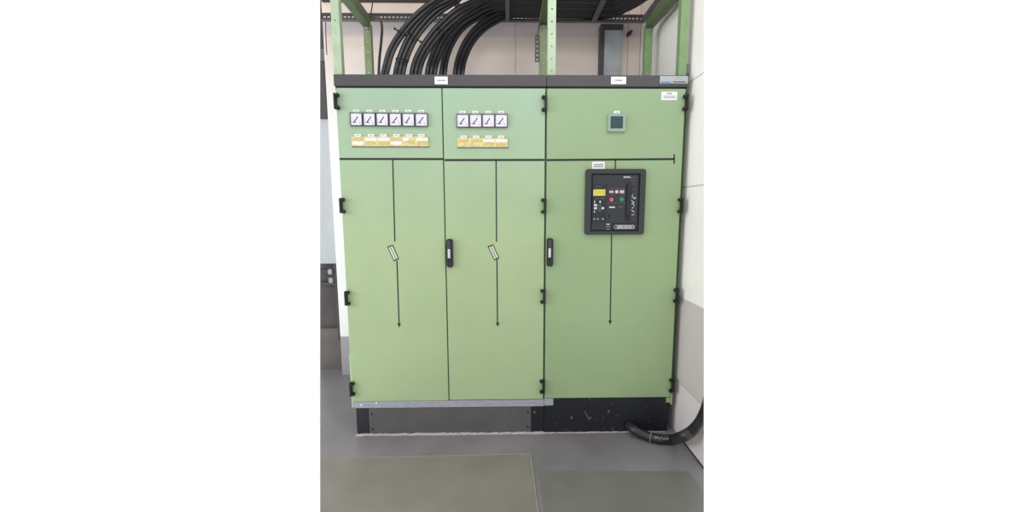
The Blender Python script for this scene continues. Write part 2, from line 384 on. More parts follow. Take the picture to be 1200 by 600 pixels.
# the fit was made on the door face, so shift the cabinet body so that its face lies at y = 0
OFF = 0.02
def body(parent, x0, x1, m, edge_m):
    bm = bmesh.new(); t = 0.012
    add_box(bm, x0, x0 + t, OFF - 0.006, DEP, ZR, ZC)           # side sheets
    add_box(bm, x1 - t, x1, OFF - 0.006, DEP, ZR, ZC)
    add_box(bm, x0 + t, x1 - t, DEP - 0.01, DEP, ZR, ZC)
    add_box(bm, x0 + t, x1 - t, OFF, DEP - 0.01, ZC - 0.02, ZC)
    add_box(bm, x0 + t, x1 - t, OFF, DEP - 0.01, ZR, ZR + 0.01)
    add_box(bm, x0 + t, x1 - t, OFF + 0.001, OFF + 0.01, ZR + 0.01, ZC - 0.02)
    return obj('body', bm, edge_m, parent)
def topcap(parent, x0, x1):
    bm = box(x0, x1, -0.006, DEP, ZC + 0.002, ZT, 0.002); o = obj('top_cap', bm, 'cap', parent)
    bm = box(x0 + 0.004, x1 - 0.004, 0.004, 0.02, ZC - 0.008, ZC + 0.003); obj('shadow_gap', bm, 'line', parent); return o
def fdoor(parent, x0, x1, m, zb=ZD):
    bm = box(x0, x1, 0.0, 0.0185, zb, ZC - 0.007, 0.002, 2); return obj('door', bm, m, parent)
def stroke(parent, name, pts, w, m='line', y=-0.0012):
    bm = bmesh.new()
    for a, b in zip(pts, pts[1:]):
        A_, B_ = at(*a), at(*b); add_stroke(bm, (A_.x, A_.z), (B_.x, B_.z), w, y, 0.0005)
    return obj(name, bm, m, parent)
def textlike(parent, px0, py0, px1, py1, rows, y0=-0.0022, m='ink', seed=1, name='print', fill=0.6):
    """lines of tiny print, too small to read"""
    rnd = random.Random(seed); x0, x1, z0, z1 = quad(px0, py0, px1, py1); bm = bmesh.new(); hh = (z1 - z0) / rows
    for k in range(rows):
        zc = z1 - (k + 0.5) * hh; x = x0
        while x < x1 - 0.002:
            w = min(rnd.uniform(0.003, 0.009), x1 - x); add_box(bm, x, x + w, y0, y0 + 0.001, zc - hh * fill / 2, zc + hh * fill / 2); x += w + 0.0016
    return obj(name, bm, m, parent)
def nameplate(parent, px0, py0, px1, py1, y0=-0.002, rows=1, m='white', inkm='ink', seed=1, inset=(0.22, 0.3), bx=0.0, ys=0.0005):
    x0, x1, z0, z1 = quad(px0, py0, px1, py1)
    p = obj('name_plate', box(x0, x1, y0, ys, z0, z1, 0.0004, 1), m, parent)
    if rows:
        ix, iy = (px1 - px0) * inset[0], (py1 - py0) * inset[1]
        textlike(p, px0 + ix, py0 + iy, px1 - ix, py1 - iy, rows, y0 - 0.0006, inkm, seed)
    return p
def meter(parent, px0, py0, px1, py1, k):
    x0, x1, z0, z1 = quad(px0, py0, px1, py1); w = x1 - x0; h = z1 - z0; t = 0.0038
    bm = bmesh.new(); e = 0.0004
    add_ring(bm, [(x0 + e, z0), (x1 - e, z0), (x1 - e, z1), (x0 + e, z1)], [(x0 + t, z0 + t), (x1 - t, z0 + t), (x1 - t, z1 - t), (x0 + t, z1 - t)], -0.012, 0.0)
    mt = obj('panel_meter', bm, 'bezel', parent)
    obj('dial', box(x0 + t, x1 - t, -0.0085, -0.001, z0 + t, z1 - t), 'meter_face', mt)
    P = lambda u, v: (x0 + w * u, z1 - h * v)
    j = [0, .02, -.01, .01, -.02, .015][k % 6]
    bm = bmesh.new(); add_stroke(bm, P(.30, .72), P(.64 + j, .30), 0.0050, -0.0098, -0.0086); add_stroke(bm, P(.22, .735), P(.5, .735), 0.0036, -0.0096, -0.0086)
    obj('needle', bm, 'needle', mt)
    bm = bmesh.new()
    for q in range(6):
        a = math.radians(172 - 20 * q); c = (x0 + w * .80, z1 - h * .78)
        add_stroke(bm, (c[0] + math.cos(a) * w * .60, c[1] + math.sin(a) * h * .60), (c[0] + math.cos(a) * w * .68, c[1] + math.sin(a) * h * .68), 0.0024, -0.0094, -0.0086)
    add_stroke(bm, P(.62, .52), P(.82, .80), 0.0018, -0.0094, -0.0086)
    obj('scale_marks', bm, 'scale', mt)
    bm = bmesh.new(); add_stroke(bm, P(.66, .80), P(.84, .80), 0.0022, -0.0094, -0.0086); obj('red_mark', bm, 'red', mt)
    return mt

XA = 0.0
cabA = thing('switchgear_cabinet', 'pale green two-door switchgear cabinet with rows of white meters and yellowed card strips', 'electrical cabinet', (0.6, 0.3, 0))
body(cabA, 0.0, X23 - 0.001, 'green', 'green_edge'); topcap(cabA, 0.0, X23 - 0.0012)
d1 = fdoor(cabA, 0.010, X12 - 0.003, 'green', at(470, 470).z)
d2 = fdoor(cabA, X12 + 0.003, X23 - 0.007, 'green', at(580, 468.3).z)
obj('door_gap', box(X12 - 0.0035, X12 + 0.0035, 0.006, 0.0205, ZD, ZC - 0.02), 'gap', cabA)
obj('door_gap', box(X23 - 0.008, X23 - 0.0012, 0.006, 0.0205, ZD, ZC - 0.02), 'gap', cabA)
for py in (119.5, 241, 349, 455): hinge(cabA, 0.0125, at(400, py).z, 1)
for py in (122, 241.5, 347, 452): hinge(cabA, X23 - 0.012, at(639, py).z, -1)
handle(cabA, 527.4, 296.5)
# meters
for k in range(6):
    w = (501.8 - 410.5) / 6; y = 132.3 + 0.15 * k
    meter(d1, 410.5 + w * k, y, 410.5 + w * (k + 1), y + 15.6, k)
for k in range(4):
    w = (594.9 - 535) / 4; meter(d2, 535 + w * k, 134.0, 535 + w * (k + 1), 149.7, k + 2)
for i, cx in enumerate((417.5, 432.8, 448, 463.3, 478.5, 493.7)): nameplate(d1, cx - 3.6, 128.8 + .05 * i, cx + 3.6, 131.6 + .05 * i, seed=i, inset=(.18, .3))
for i, cx in enumerate((542.2, 557, 572.2, 587.3)): nameplate(d2, cx - 3.5, 130.1, cx + 3.5, 133.2, seed=i + 9, inset=(.18, .3))
# card strips
def strip(parent, px0, px1, py0, py1, cells, tags, seed):
    x0, x1, z0, z1 = quad(px0, py0, px1, py1); n = len(cells); w = (x1 - x0) / n; h = z1 - z0
    s = obj('card_strip', box(x0, x1, -0.006, 0.0005, z0, z1, 0.001, 1), 'strip', parent)
    obj('strip_edge', box(x0, x1 + 0.003, -0.005, 0.0005, z0 - 0.004, z0 + 0.001), 'plinth', s)
    for i, kinds in enumerate(cells):
        for (u0, u1, v0, v1, m) in kinds:
            nm = 'white_card' if m == 'card' else 'ochre_card'
            obj(nm, box(x0 + w * (i + u0), x0 + w * (i + u1), -0.0072, -0.006, z1 - h * v1, z1 - h * v0), m, s)
    for i, cx in enumerate(tags): nameplate(parent, cx - 3.6, py0 - 2.7, cx + 3.6, py0 + 0.4, -0.0085, seed=seed + i, inset=(.18, .3))
    return s
c_lo = [(.08, .92, .50, .85, 'card'), (.1, .9, .12, .4, 'strip2')]
c_up = [(.05, .98, .15, .45, 'card'), (.1, .9, .55, .85, 'strip2')]
c_hf = [(.05, .5, .15, .45, 'card'), (.45, .95, .4, .8, 'strip2')]
c_oc = [(.08, .92, .2, .5, 'strip2'), (.1, .8, .55, .8, 'strip')]
strip(d1, 412, 502.3, 160.2, 171.6, [c_lo, c_up, c_up, c_lo, c_hf, c_up], (419.8, 435.3, 449.8, 465, 479.8, 494.3), 20)
strip(d2, 536, 594.9, 161.9, 172.6, [c_oc, c_oc, c_up, c_up], (543.6, 558.1, 572.6, 587.3), 30)
# mimic diagram
stroke(d1, 'mimic_line', [(398, 186.3), (519.2, 186.4)], 0.0112)
stroke(d2, 'mimic_line', [(521, 187.6), (638, 187.4)], 0.0112)
stroke(d1, 'mimic_line', [(460.2, 187), (462.7, 283)], 0.0065); stroke(d1, 'mimic_line', [(465.2, 305.5), (467.7, 380)], 0.0065)
stroke(d2, 'mimic_line', [(581.3, 188), (581.9, 283)], 0.0065); stroke(d2, 'mimic_line', [(582.3, 304), (583, 379)], 0.0065)
def fuse_symbol(parent, corners):
    P = [at(*c) for c in corners]; pts = [(p.x, p.z) for p in P]; bm = bmesh.new(); c = (sum(p[0] for p in pts) / 4, sum(p[1] for p in pts) / 4)
    s = obj('fuse_symbol', (lambda b: (add_prism(b, pts, -0.0016, 0.0005), b)[1])(bm), 'line', parent)
    def lerp(a, b, t): return (a[0] + (b[0] - a[0]) * t, a[1] + (b[1] - a[1]) * t)
    bm = bmesh.new()
    for t0, t1 in ((.14, .44), (.56, .86)):
        a, b, c_, d = lerp(pts[0], pts[1], t0), lerp(pts[0], pts[1], t1), lerp(pts[3], pts[2], t1), lerp(pts[3], pts[2], t0)
        add_prism(bm, [lerp(a, d, .07), lerp(b, c_, .07), lerp(b, c_, .93), lerp(a, d, .93)], -0.0024, 0.0)
    obj('pale_bars', bm, 'bar_pale', s)
fuse_symbol(d1, [(453.8, 289.0), (460.2, 286.8), (467.6, 303.4), (461.6, 306.2)])
fuse_symbol(d2, [(571.3, 288.6), (577.8, 286.4), (585.2, 302.4), (579.4, 305.2)])
def arrow(parent, px, py):
    c = at(px, py); bm = bmesh.new(); add_prism(bm, [(c.x - .0105, c.z + .010), (c.x + .0105, c.z + .010), (c.x, c.z - .014)], -0.0018, 0.0005); obj('arrow_head', bm, 'line', parent)
arrow(d1, 467.8, 381); arrow(d2, 583.1, 380)
capA = [o for o in cabA.children if o.name.startswith('top_cap')][0]
nameplate(capA, 509.6, 90.3, 525, 99.3, -0.009, seed=40, inset=(.2, .38), ys=-0.0055)

cabB = thing('switchgear_cabinet', 'green one-door switchgear cabinet beside the right wall, with black circuit breaker', 'electrical cabinet', (1.6, 0.3, 0))
body(cabB, X23 + 0.001, 2.0, 'green_b', 'green_b'); topcap(cabB, X23 + 0.0012, 2.0)
capB = [o for o in cabB.children if o.name.startswith('top_cap')][0]
nameplate(capB, 715.8, 90.4, 733, 99.2, -0.009, seed=41, inset=(.25, .36), ys=-0.0055)
bp_ = nameplate(capB, 773, 89.6, 805.2, 98.4, -0.009, rows=0, m='silverplate', ys=-0.0055)
textlike(bp_, 774, 96.2, 785, 97.8, 1, -0.0098, 'blue', 3, 'blue_line', .9); textlike(bp_, 788, 95.6, 803, 97.8, 1, -0.0098, 'inkdark', 4); textlike(bp_, 790, 91, 798, 93.5, 1, -0.0098, 'scale', 5)
# right door with the opening of the breaker kept shallow behind its frame
d3 = fdoor(cabB, X23 + 0.004, at(804, 145).x * 0 + 1.988, 'green_b', at(715, 466).z)
obj('door_gap', box(1.989, 1.9985, 0.004, 0.0125, ZD, ZC - 0.02), 'gap', cabB)
for py in (121, 241, 346, 451): hinge(cabB, 1.987, at(795, py).z, -1)
handle(cabB, 644.2, 295.5)
stroke(d3, 'mimic_line', [(640.8, 187.6), (790, 186.4)], 0.0112)
stroke(d3, 'end_tick', [(790, 181), (790, 191.8)], 0.0075)
stroke(d3, 'mimic_line', [(721.2, 187), (720.9, 200)], 0.0065); stroke(d3, 'mimic_line', [(716.8, 270), (715, 377)], 0.0065); arrow(d3, 714.9, 377.5)
nameplate(d3, 694, 189.6, 708.6, 198.0, rows=2, seed=50, inset=(.12, .22))
sg = nameplate(d3, 775.3, 107.6, 793.2, 117.4, rows=0); textlike(sg, 781.5, 108.9, 787.5, 110.6, 1, -0.0026, 'ink', 51, fill=.9); textlike(sg, 777.5, 112, 791.5, 115.6, 2, -0.0026, 'ink', 52, fill=.5)
nameplate(d3, 719.6, 130, 726.4, 133.2, seed=55, inset=(.3, .3))
x0, x1, z0, z1 = quad(712, 134, 732.4, 154.8)
dm = obj('display_meter', box(x0, x1, -0.014, 0.0005, z0, z1, 0.003, 2), 'screen_bezel', d3)
plate('screen', 715.8, 136.2, 729.8, 150.4, -0.0150, -0.0138, 'screen', dm); textlike(dm, 717.5, 138.5, 728, 149, 4, -0.0156, 'screen_bezel_dim', 57, 'screen_digits', .22)

# plinths
zb = at(520, 477.2).z
p = obj('base_rail', box(0.006, X23 - 0.0012, 0.002, 0.05, ZR - 0.012, at(470, 470).z - 0.002, 0.001, 1), 'galv', cabA); p['label'] = 'bare galvanised rail under the doors'
xk0, xk1 = at(432, 495).x, at(622.3, 495).x
obj('plinth_panel', box(xk0, xk1, 0.006, 0.022, 0.001, ZR - 0.0125, 0.001, 1), 'plinth', cabA)
obj('plinth_corner', box(at(417.6, 495).x, xk0, 0.004, 0.06, 0.001, ZR - 0.0125, 0.002), 'plinthcorner', cabA)
obj('plinth_corner', box(xk1, X23 - 0.0012, 0.004, 0.06, 0.001, ZR - 0.0125, 0.002), 'plinthblack', cabA)
obj('plinth_frame', box(0.04, X23 - 0.003, 0.06, DEP - 0.02, 0.001, ZR - 0.0125), 'plinthcorner', cabA)
bm = bmesh.new()
for px, py in ((435.7, 485), (437, 503), (618.5, 483), (618.5, 500)):
    c = at(px, py, 0.006); add_disc(bm, c.x, c.z, 0.0055, 0.003, 0.007, 12)
obj('screws', bm, 'line', cabA)
for px, py in ((423.3, 474.7), (441, 472.3)):
    c = at(px, py); bm = bmesh.new(); add_disc(bm, c.x, c.z, 0.006, -0.001, 0.003, 12); obj('bolt', bm, 'white', cabA)
obj('corner_leg', box(0.0, 0.0115, 0.0005, 0.0138, at(409, 477.5).z, ZD + 0.3), 'green_edge', cabA)
xs = at(648.5, 470).x
r2 = obj('base_rail', box(X23 + 0.0012, xs, 0.002, 0.05, ZR - 0.008, at(643, 467.2).z - 0.001, 0.001, 1), 'galv', cabB)
bm = bmesh.new(); zdb = at(715, 466).z - 0.002
add_prism(bm, [(X23 + 0.0012, 0.002), (at(782, 490).x, 0.002), (at(782, 490).x, ZR + 0.002), (at(779, 470).x - 0.005, zdb), (xs + 0.0005, zdb), (xs + 0.0005, ZR - 0.009), (X23 + 0.0012, ZR - 0.009)], 0.004, 0.016)
obj('plinth_panel', bm, 'plinthblack', cabB)
obj('plinth_frame', box(X23 + 0.003, at(783.5, 490).x, 0.0165, DEP - 0.02, 0.001, ZR), 'plinthcorner', cabB)
bm = bmesh.new(); c0 = at(668, 485, .004)
a = at(685.5, 482, .004); b = at(690, 491.5, .004); c = at(692.5, 488.5, .004); add_stroke(bm, (a.x, a.z), (b.x, b.z), 0.007, 0.002, 0.005); add_stroke(bm, (b.x, b.z), (c.x, c.z), 0.010, 0.002, 0.005)
obj('tick_mark', bm, 'plinth', cabB)
obj('corner_leg', box(1.9885, 2.0, 0.0005, 0.0138, at(786, 474).z, ZD + 0.05), 'green_b', cabB)
obj('corner_foot', box(1.962, 1.9885, 0.003, 0.0138, at(786, 474).z + .012, ZD - .002), 'green_b', cabB)
bm = bmesh.new()
for k in range(26):
    px = 640 + 5.4 * k + random.uniform(-2, 2); py = random.uniform(470, 502); c = at(px, py, .004); add_disc(bm, c.x, c.z, random.uniform(.0012, .003), 0.0025, 0.0045, 8)
obj('paint_specks', bm, 'plinth', cabB)['kind'] = 'stuff'
# broken line of sealant along the front of the plinth
x = at(417.6, 509).x; xe_ = at(782, 506).x; rings = []; bm = bmesh.new()
while x < xe_:
    big = x < X23; h = random.uniform(.005, .011) if big else random.uniform(.0015, .005); d_ = random.uniform(.005, .011) if big else random.uniform(.001, .006)
    rings.append([bm.verts.new(p) for p in ((x, .0042, 0), (x, -d_, 0), (x, -d_ * .6, h * .7), (x, .0038, h))]); x += random.uniform(.012, .03)
for a, b in zip(rings, rings[1:]):
    for k in range(4): bm.faces.new((a[k], a[(k + 1) % 4], b[(k + 1) % 4], b[k]))
bm.faces.new(rings[0]); bm.faces.new(rings[-1])
tag(obj('sealant_bead', bm, 'caulk'), 'thin chipped pale line of sealant where the plinth meets the grey floor', 'sealant')

# ------------------------------------------------------------------ circuit breaker
br = thing('circuit_breaker', 'black square circuit breaker with yellow display set in the right green door', 'circuit breaker', (at(720, 240).x, 0, at(720, 275).z))
x0, x1, z0, z1 = quad(685.9, 198.4, 753.2, 274.6)
ix0, ix1, iz0, iz1 = quad(692.5, 203.6, 747.0, 270.8)
bm = bmesh.new(); add_ring(bm, rounded(x0, x1, z0, z1, 0.016), rounded(ix0, ix1, iz0, iz1, 0.004), -0.019, -0.0005)
bmesh.ops.bevel(bm, geom=[e for e in bm.edges if all(v.co.y < -0.018 for v in e.verts) and e.calc_face_angle(0) > 1], offset=0.004, segments=2, affect='EDGES')
obj('frame', bm, 'breaker', br)
bm = bmesh.new(); add_ring(bm, [(ix0, iz0), (ix1, iz0), (ix1, iz1), (ix0, iz1)], [(ix0 + .007, iz0 + .007), (ix1 - .007, iz0 + .007), (ix1 - .007, iz1 - .007), (ix0 + .007, iz1 - .007)], -0.006, -0.0005)
obj('seal', bm, 'line', br)
face = obj('face', box(ix0 + .0075, ix1 - .0075, -0.012, -0.0005, iz0 + .0075, iz1 - .0075, .001, 1), 'breaker_face', br)
Yf = -0.012
def bp(name, px0, py0, px1, py1, d, m, parent=None, r=0): return plate(name, px0, py0, px1, py1, Yf - d, Yf + 0.0005, m, parent or br, r)
tu = bp('trip_unit', 694.8, 216.2, 710, 261, .003, 'trip')
lc = bp('display', 695.4, 222, 709.3, 229.4, .0042, 'lcd', tu); lc['label'] = 'yellow display'
textlike(tu, 697.5, 224, 708, 227.5, 2, Yf - .0050, 'strip2', 60, 'display_print', .5)
for i, (a, b, c, d) in enumerate(((696.4, 235, 697.2, 238.4), (696.2, 239.2, 699.8, 241.4), (696.2, 242.7, 699.6, 245.2), (705.2, 242.7, 707.8, 245.2), (702.6, 235.2, 704, 237.8), (696.2, 246.8, 697.2, 249.2),
                                  (696, 256, 697.2, 257.4), (700, 256, 701.1, 257.4), (705.8, 256, 707.1, 257.4))):
    bp('button', a, b, c, d, .0042, 'greymark', tu)
textlike(tu, 698, 218, 704, 219.4, 1, Yf - .0036, 'dimmark', 61); textlike(tu, 696.5, 232, 708.5, 233.4, 1, Yf - .0036, 'dimmark', 62); textlike(tu, 700.4, 239, 704, 248, 4, Yf - .0036, 'dimmark', 63)
bp('indicator_window', 714, 223.6, 719, 225.9, .001, 'pink'); bp('indicator_window', 721.2, 223, 724.2, 226.4, .001, 'greymark'); bp('indicator_window', 726.2, 223, 731.5, 226.3, .001, 'pink')
for px0, px1, py in ((713.4, 719.6, 221.7), (721, 724.4, 221.5), (726, 731.5, 221.3), (713.4, 719.6, 227.8), (726, 731.5, 227.9)): textlike(br, px0, py - .4, px1, py + .4, 1, Yf - .001, 'dimmark', int(px0), fill=1)
def button(px, py, sq, bt, ring):
    s = bp('push_button', px - 3.3, py - 4, px + 3.3, py + 3.4, .0015, sq); c = at(px, py, Yf)
    bm = bmesh.new(); add_disc(bm, c.x, c.z, .0115, Yf - .005, Yf - .001, 24); obj('button_cap', bm, bt, s)
    n = 20; bm = bmesh.new(); add_ring(bm, [(c.x + .0085 * math.cos(k * 2 * math.pi / n), c.z + .0085 * math.sin(k * 2 * math.pi / n)) for k in range(n)],
                                       [(c.x + .0056 * math.cos(k * 2 * math.pi / n), c.z + .0056 * math.sin(k * 2 * math.pi / n)) for k in range(n)], Yf - .006, Yf - .0045); obj('ring_mark', bm, ring, s)
button(716.3, 234, 'redsq', 'redbtn', 'pink'); button(728.3, 233.8, 'greensq', 'greenbtn', 'teal')
bp('print_bar', 714, 242, 720.6, 243.6, .0008, 'greymark'); textlike(br, 723.5, 242, 729.8, 243.2, 1, Yf - .001, 'dimmark', 71, fill=1)
bp('divider_line', 711, 237.6, 733, 238, .0008, 'dimmark')
c = at(714, 253.3, Yf); bm = bmesh.new(); add_disc(bm, c.x, c.z + .004, .006, Yf - .0015, Yf, 14); add_box(bm, c.x - .003, c.x + .003, Yf - .0015, Yf, c.z - .014, c.z + .003); obj('key_hole', bm, 'line', br)
bp('upper_panel', 712.5, 246, 732.3, 259.6, .0006, 'breaker_face')
x0, x1, z0, z1 = quad(733.9, 214.4, 738.3, 259.8, Yf); bm = bmesh.new(); add_prism(bm, rounded(x0, x1, z0, z1, .009), Yf - .002, Yf); lev = obj('charging_lever', bm, 'line', br)
bm = bmesh.new(); add_prism(bm, rounded(x0 + .005, x1 - .005, z0 + .035, z1 - .006, .004), Yf - .010, Yf - .002); obj('lever_bar', bm, 'black', lev)
bm = bmesh.new()
for pts in (((740.4, 229.5), (741.8, 228)), ((740, 231), (743.6, 231.4), (742.6, 233.2), (745.4, 231.8)), ((739.8, 234.2), (741.4, 236.6), (743.6, 237.6)), ((740.2, 239.6), (741.8, 237.8), (743, 241.6)), ((739.6, 246.2), (741.4, 247), (743.2, 249)), ((740.4, 244), (742.6, 243)), ((740, 251.5), (742.8, 251.8))):
    for p_, q_ in zip(pts, pts[1:]):
        a, b = at(*p_, Yf), at(*q_, Yf); add_stroke(bm, (a.x, a.z), (b.x, b.z), .0036, Yf - .0012, Yf)
obj('spring_symbols', bm, 'greymark', br)
x0, x1, z0, z1 = quad(740, 207.5, 744.5, 211.6, Yf); bm = bmesh.new(); add_ring(bm, [(x0, z0), (x1, z0), (x1, z1), (x0, z1)], [(x0 + .002, z0 + .002), (x1 - .002, z0 + .002), (x1 - .002, z1 - .002), (x0 + .002, z1 - .002)], Yf - .001, Yf); obj('counter_window', bm, 'dimmark', br)
bp('divider_line', 740.6, 215.4, 744.8, 215.9, .0008, 'dimmark'); bp('divider_line', 740.6, 222.8, 744.8, 223.2, .0008, 'dimmark')
rk = bp('crank_recess', 716.6, 261.4, 744.6, 269.4, .0015, 'line', r=.008)
x0, x1, z0, z1 = quad(719.4, 263.6, 743.2, 268.2, Yf); bm = bmesh.new(); add_prism(bm, rounded(x0, x1, z0, z1, .009), Yf - .006, Yf - .001); ck = obj('crank_bar', bm, 'chrome', rk)
bm = bmesh.new()
for px, rr in ((721.2, .007), (730.5, .003), (735.2, .003), (740.6, .0045)):
    c = at(px, 265.9, Yf); add_disc(bm, c.x, c.z, rr, Yf - .0075, Yf - .005, 14)
obj('crank_holes', bm, 'line', rk)
for py in (262.8, 265.6, 268.6): bp('position_mark', 710.6, py - .5, 714.6, py + .6, .0008, 'greymark' if py < 264 else 'teal')
# maker's name in small white capitals at the top right of the face
tcu = bpy.data.curves.new('maker_name', 'FONT'); tcu.body = 'SIEMENS'; a, b = at(730.6, 208.4, Yf), at(738.9, 206.6, Yf)
tcu.size = 0.0118; tcu.offset = 0.00025; tcu.extrude = 0.0003; tcu.materials.append(M['white'])
tmp = bpy.data.objects.new('maker_tmp', tcu); C.objects.link(tmp); bpy.context.view_layer.update()
me = bpy.data.meshes.new_from_object(tmp.evaluated_get(bpy.context.evaluated_depsgraph_get())); bpy.data.objects.remove(tmp)
wd = max(v.co.x for v in me.vertices); sc_ = (b.x - a.x) / wd
for v in me.vertices: v.co = Vector((a.x + v.co.x * sc_, Yf - .0008 - v.co.z, a.z + v.co.y * sc_))
me.name = 'maker_name'
if not me.materials: me.materials.append(M['white'])
to = bpy.data.objects.new('maker_name', me); C.objects.link(to); attach(to, br)

# ------------------------------------------------------------------ perforated support frames on the cabinet roof
def perforated(bm, x0, x1, y, z0, z1, holes, side='x', hr=0.0045, t=0.003, step=0.07):
    """flat steel face in the XZ plane with real round holes along its middle"""
    zs = holes; xc = (x0 + x1) / 2; edges = [z0]
    for z in zs: edges += [z - 0.012, z + 0.012]
    edges.append(z1)
    for i in range(0, len(edges) - 1):
        a, b = edges[i], edges[i + 1]
        if i % 2 == 0: add_box(bm, x0, x1, y, y + t, a, b)
        else:
            n = 16; z = (a + b) / 2; out, inn = [], []
            for k in range(n):
                an = 2 * math.pi * k / n + math.pi / 4; c_, s_ = math.cos(an), math.sin(an); m_ = max(abs(c_), abs(s_))
                out.append((xc + c_ / m_ * (x1 - x0) / 2, z + s_ / m_ * 0.012)); inn.append((xc + hr * c_, z + hr * s_))
            add_ring(bm, out, inn, y, y + t)
def channel_post(name, parent, xc, w, y, z0, z1, m, depth=0.04, hz0=None, step=0.066, hr=0.0045, t=0.003):
    bm = bmesh.new(); hs = []; z = hz0 or z0 + 0.03
    while z < z1 - 0.03: hs.append(z); z += step
    perforated(bm, xc - w / 2, xc + w / 2, y, z0, z1, hs, hr=hr, t=t)
    add_box(bm, xc - w / 2, xc - w / 2 + t, y + t, y + depth, z0, z1); add_box(bm, xc + w / 2 - t, xc + w / 2, y + t, y + depth, z0, z1)
    return obj(name, bm, m, parent)
RYC = 0.50
def support_frame(label, fpx, fw, rpx, rw, mf, mr_, mb, beam_py, ry):
    xf = at(fpx, 87, 0.02).x; xr = at(rpx, 80, ry).x
    t = thing('support_frame', label, 'support frame', (xf, 0.2, ZT))
    ztop = at(rpx, beam_py, ry).z
    channel_post('front_post', t, xf, fw, 0.02, ZT + 0.0005, 3.2, mf, hz0=ZT + 0.03)
    channel_post('rear_post', t, xr, rw, ry, ZT + 0.0005, ztop, mr_, hz0=ZT + 0.05)
    # level beam from the rear post towards the front, an upturned channel
    bm = bmesh.new(); w = rw * 0.55; x0, x1 = xr - w, xr + w; xo = xf - xr
    zb_ = ztop - 0.02; pts0 = [(x0, zb_), (x1, zb_), (x1, zb_ + 0.05), (x1 - .004, zb_ + .05), (x1 - .004, zb_ + .004), (x0 + .004, zb_ + .004), (x0 + .004, zb_ + .05), (x0, zb_ + .05)]
    a = [bm.verts.new((p[0] + xo, 0.06, p[1])) for p in pts0]; b = [bm.verts.new((p[0], ry - 0.001, p[1])) for p in pts0]; n = len(pts0)
    bm.faces.new(a); bm.faces.new(list(reversed(b)))
    for i in range(n): bm.faces.new((a[i], b[i], b[(i + 1) % n], a[(i + 1) % n]))
    obj('level_beam', bm, mb, t)
    bm = bmesh.new(); add_disc(bm, xr, ztop - 0.035, 0.011, ry - 0.012, ry, 6); bo = obj('bolt', bm, 'chrome', t)
    return t
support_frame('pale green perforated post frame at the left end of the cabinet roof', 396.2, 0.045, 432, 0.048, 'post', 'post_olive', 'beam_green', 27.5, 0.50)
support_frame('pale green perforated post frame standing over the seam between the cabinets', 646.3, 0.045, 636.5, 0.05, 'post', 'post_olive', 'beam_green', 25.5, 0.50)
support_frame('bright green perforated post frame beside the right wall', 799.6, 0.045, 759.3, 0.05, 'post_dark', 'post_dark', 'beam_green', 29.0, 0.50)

# ------------------------------------------------------------------ cable ladder near the back wall
YR = 0.80
zr0, zr1, zh0, zh1 = at(600, 26.2, YR).z, at(600, 16.2, YR).z, at(600, 21.9, YR).z, at(600, 19.9, YR).z
ladder = thing('cable_ladder', 'dark perforated steel cable ladder hung along the back wall under the ceiling', 'cable ladder', (1.0, YR, zr0))
xa, xb = at(377, 20, YR).x, WX - 0.02
bm = bmesh.new(); add_box(bm, xa, xb, YR, YR + .004, zh1, zr1); add_box(bm, xa, xb, YR, YR + .004, zr0 + .008, zh0); x = xa
pitch = 0.0300; sw = 0.011
while x < xb:
    add_box(bm, x, min(x + sw, xb), YR, YR + .004, zh0, zh1); x += pitch
clip(bm, right=False); obj('rear_rail', bm, 'tray', ladder)
bm = box(xa, xb, YR - .014, YR + .004, zr0, zr0 + .008); clip(bm, right=False); obj('rail_flange', bm, 'rung', ladder)
bm = box(xa, xb, 0.10, 0.104, zr0, zr1); clip(bm); obj('front_rail', bm, 'tray', ladder)
zrg = zr0 + 0.012
for px, w in ((433, .034), (540, .04), (594.5, .030), (696, .034), (753, .036)):
    c = at(px, 23, YR - .01); obj('rung', box(c.x - w / 2, c.x + w / 2, 0.105, YR - .0145, zrg - .012, zrg + .004, .001, 1), 'rung', ladder)
# hanger strip and galvanised duct
x0, x1, z0, z1 = quad(704, 28.2, 728.2, 86, 0.84)
gd = thing('metal_duct', 'grey galvanised flat duct running up the back wall behind the right cabinet', 'duct', ((x0 + x1) / 2, 0.8, 0))
bm = bmesh.new(); s_ = at(708, 60, .84).x
add_box(bm, s_, x1, 0.845, BY - .001, 0.001, z1 - .04, .002); obj('duct_body', bm, 'galv_duct', gd)
obj('side_channel', box(x0, s_ - .001, 0.835, BY - .001, 0.001, z1, .001, 1), 'steel_dark', gd)
obj('upper_bracket', box(s_ - .0005, x1 + .004, 0.837, BY - .001, z1 - .039, z1, .001, 1), 'steel_dark', gd)
# rust stain lump and loose anchor on the wall
c = at(737, 40, BY); bm = bmesh.new(); add_disc(bm, c.x, c.z, .017, BY - .012, BY, 9); add_disc(bm, c.x + .014, c.z + .014, .010, BY - .02, BY, 7); add_disc(bm, c.x - .012, c.z - .012, .010, BY - .009, BY, 7)
tag(obj('wall_anchor', bm, 'dark_drab'), 'small rusty broken anchor sticking out of the back wall right of the duct', 'anchor')
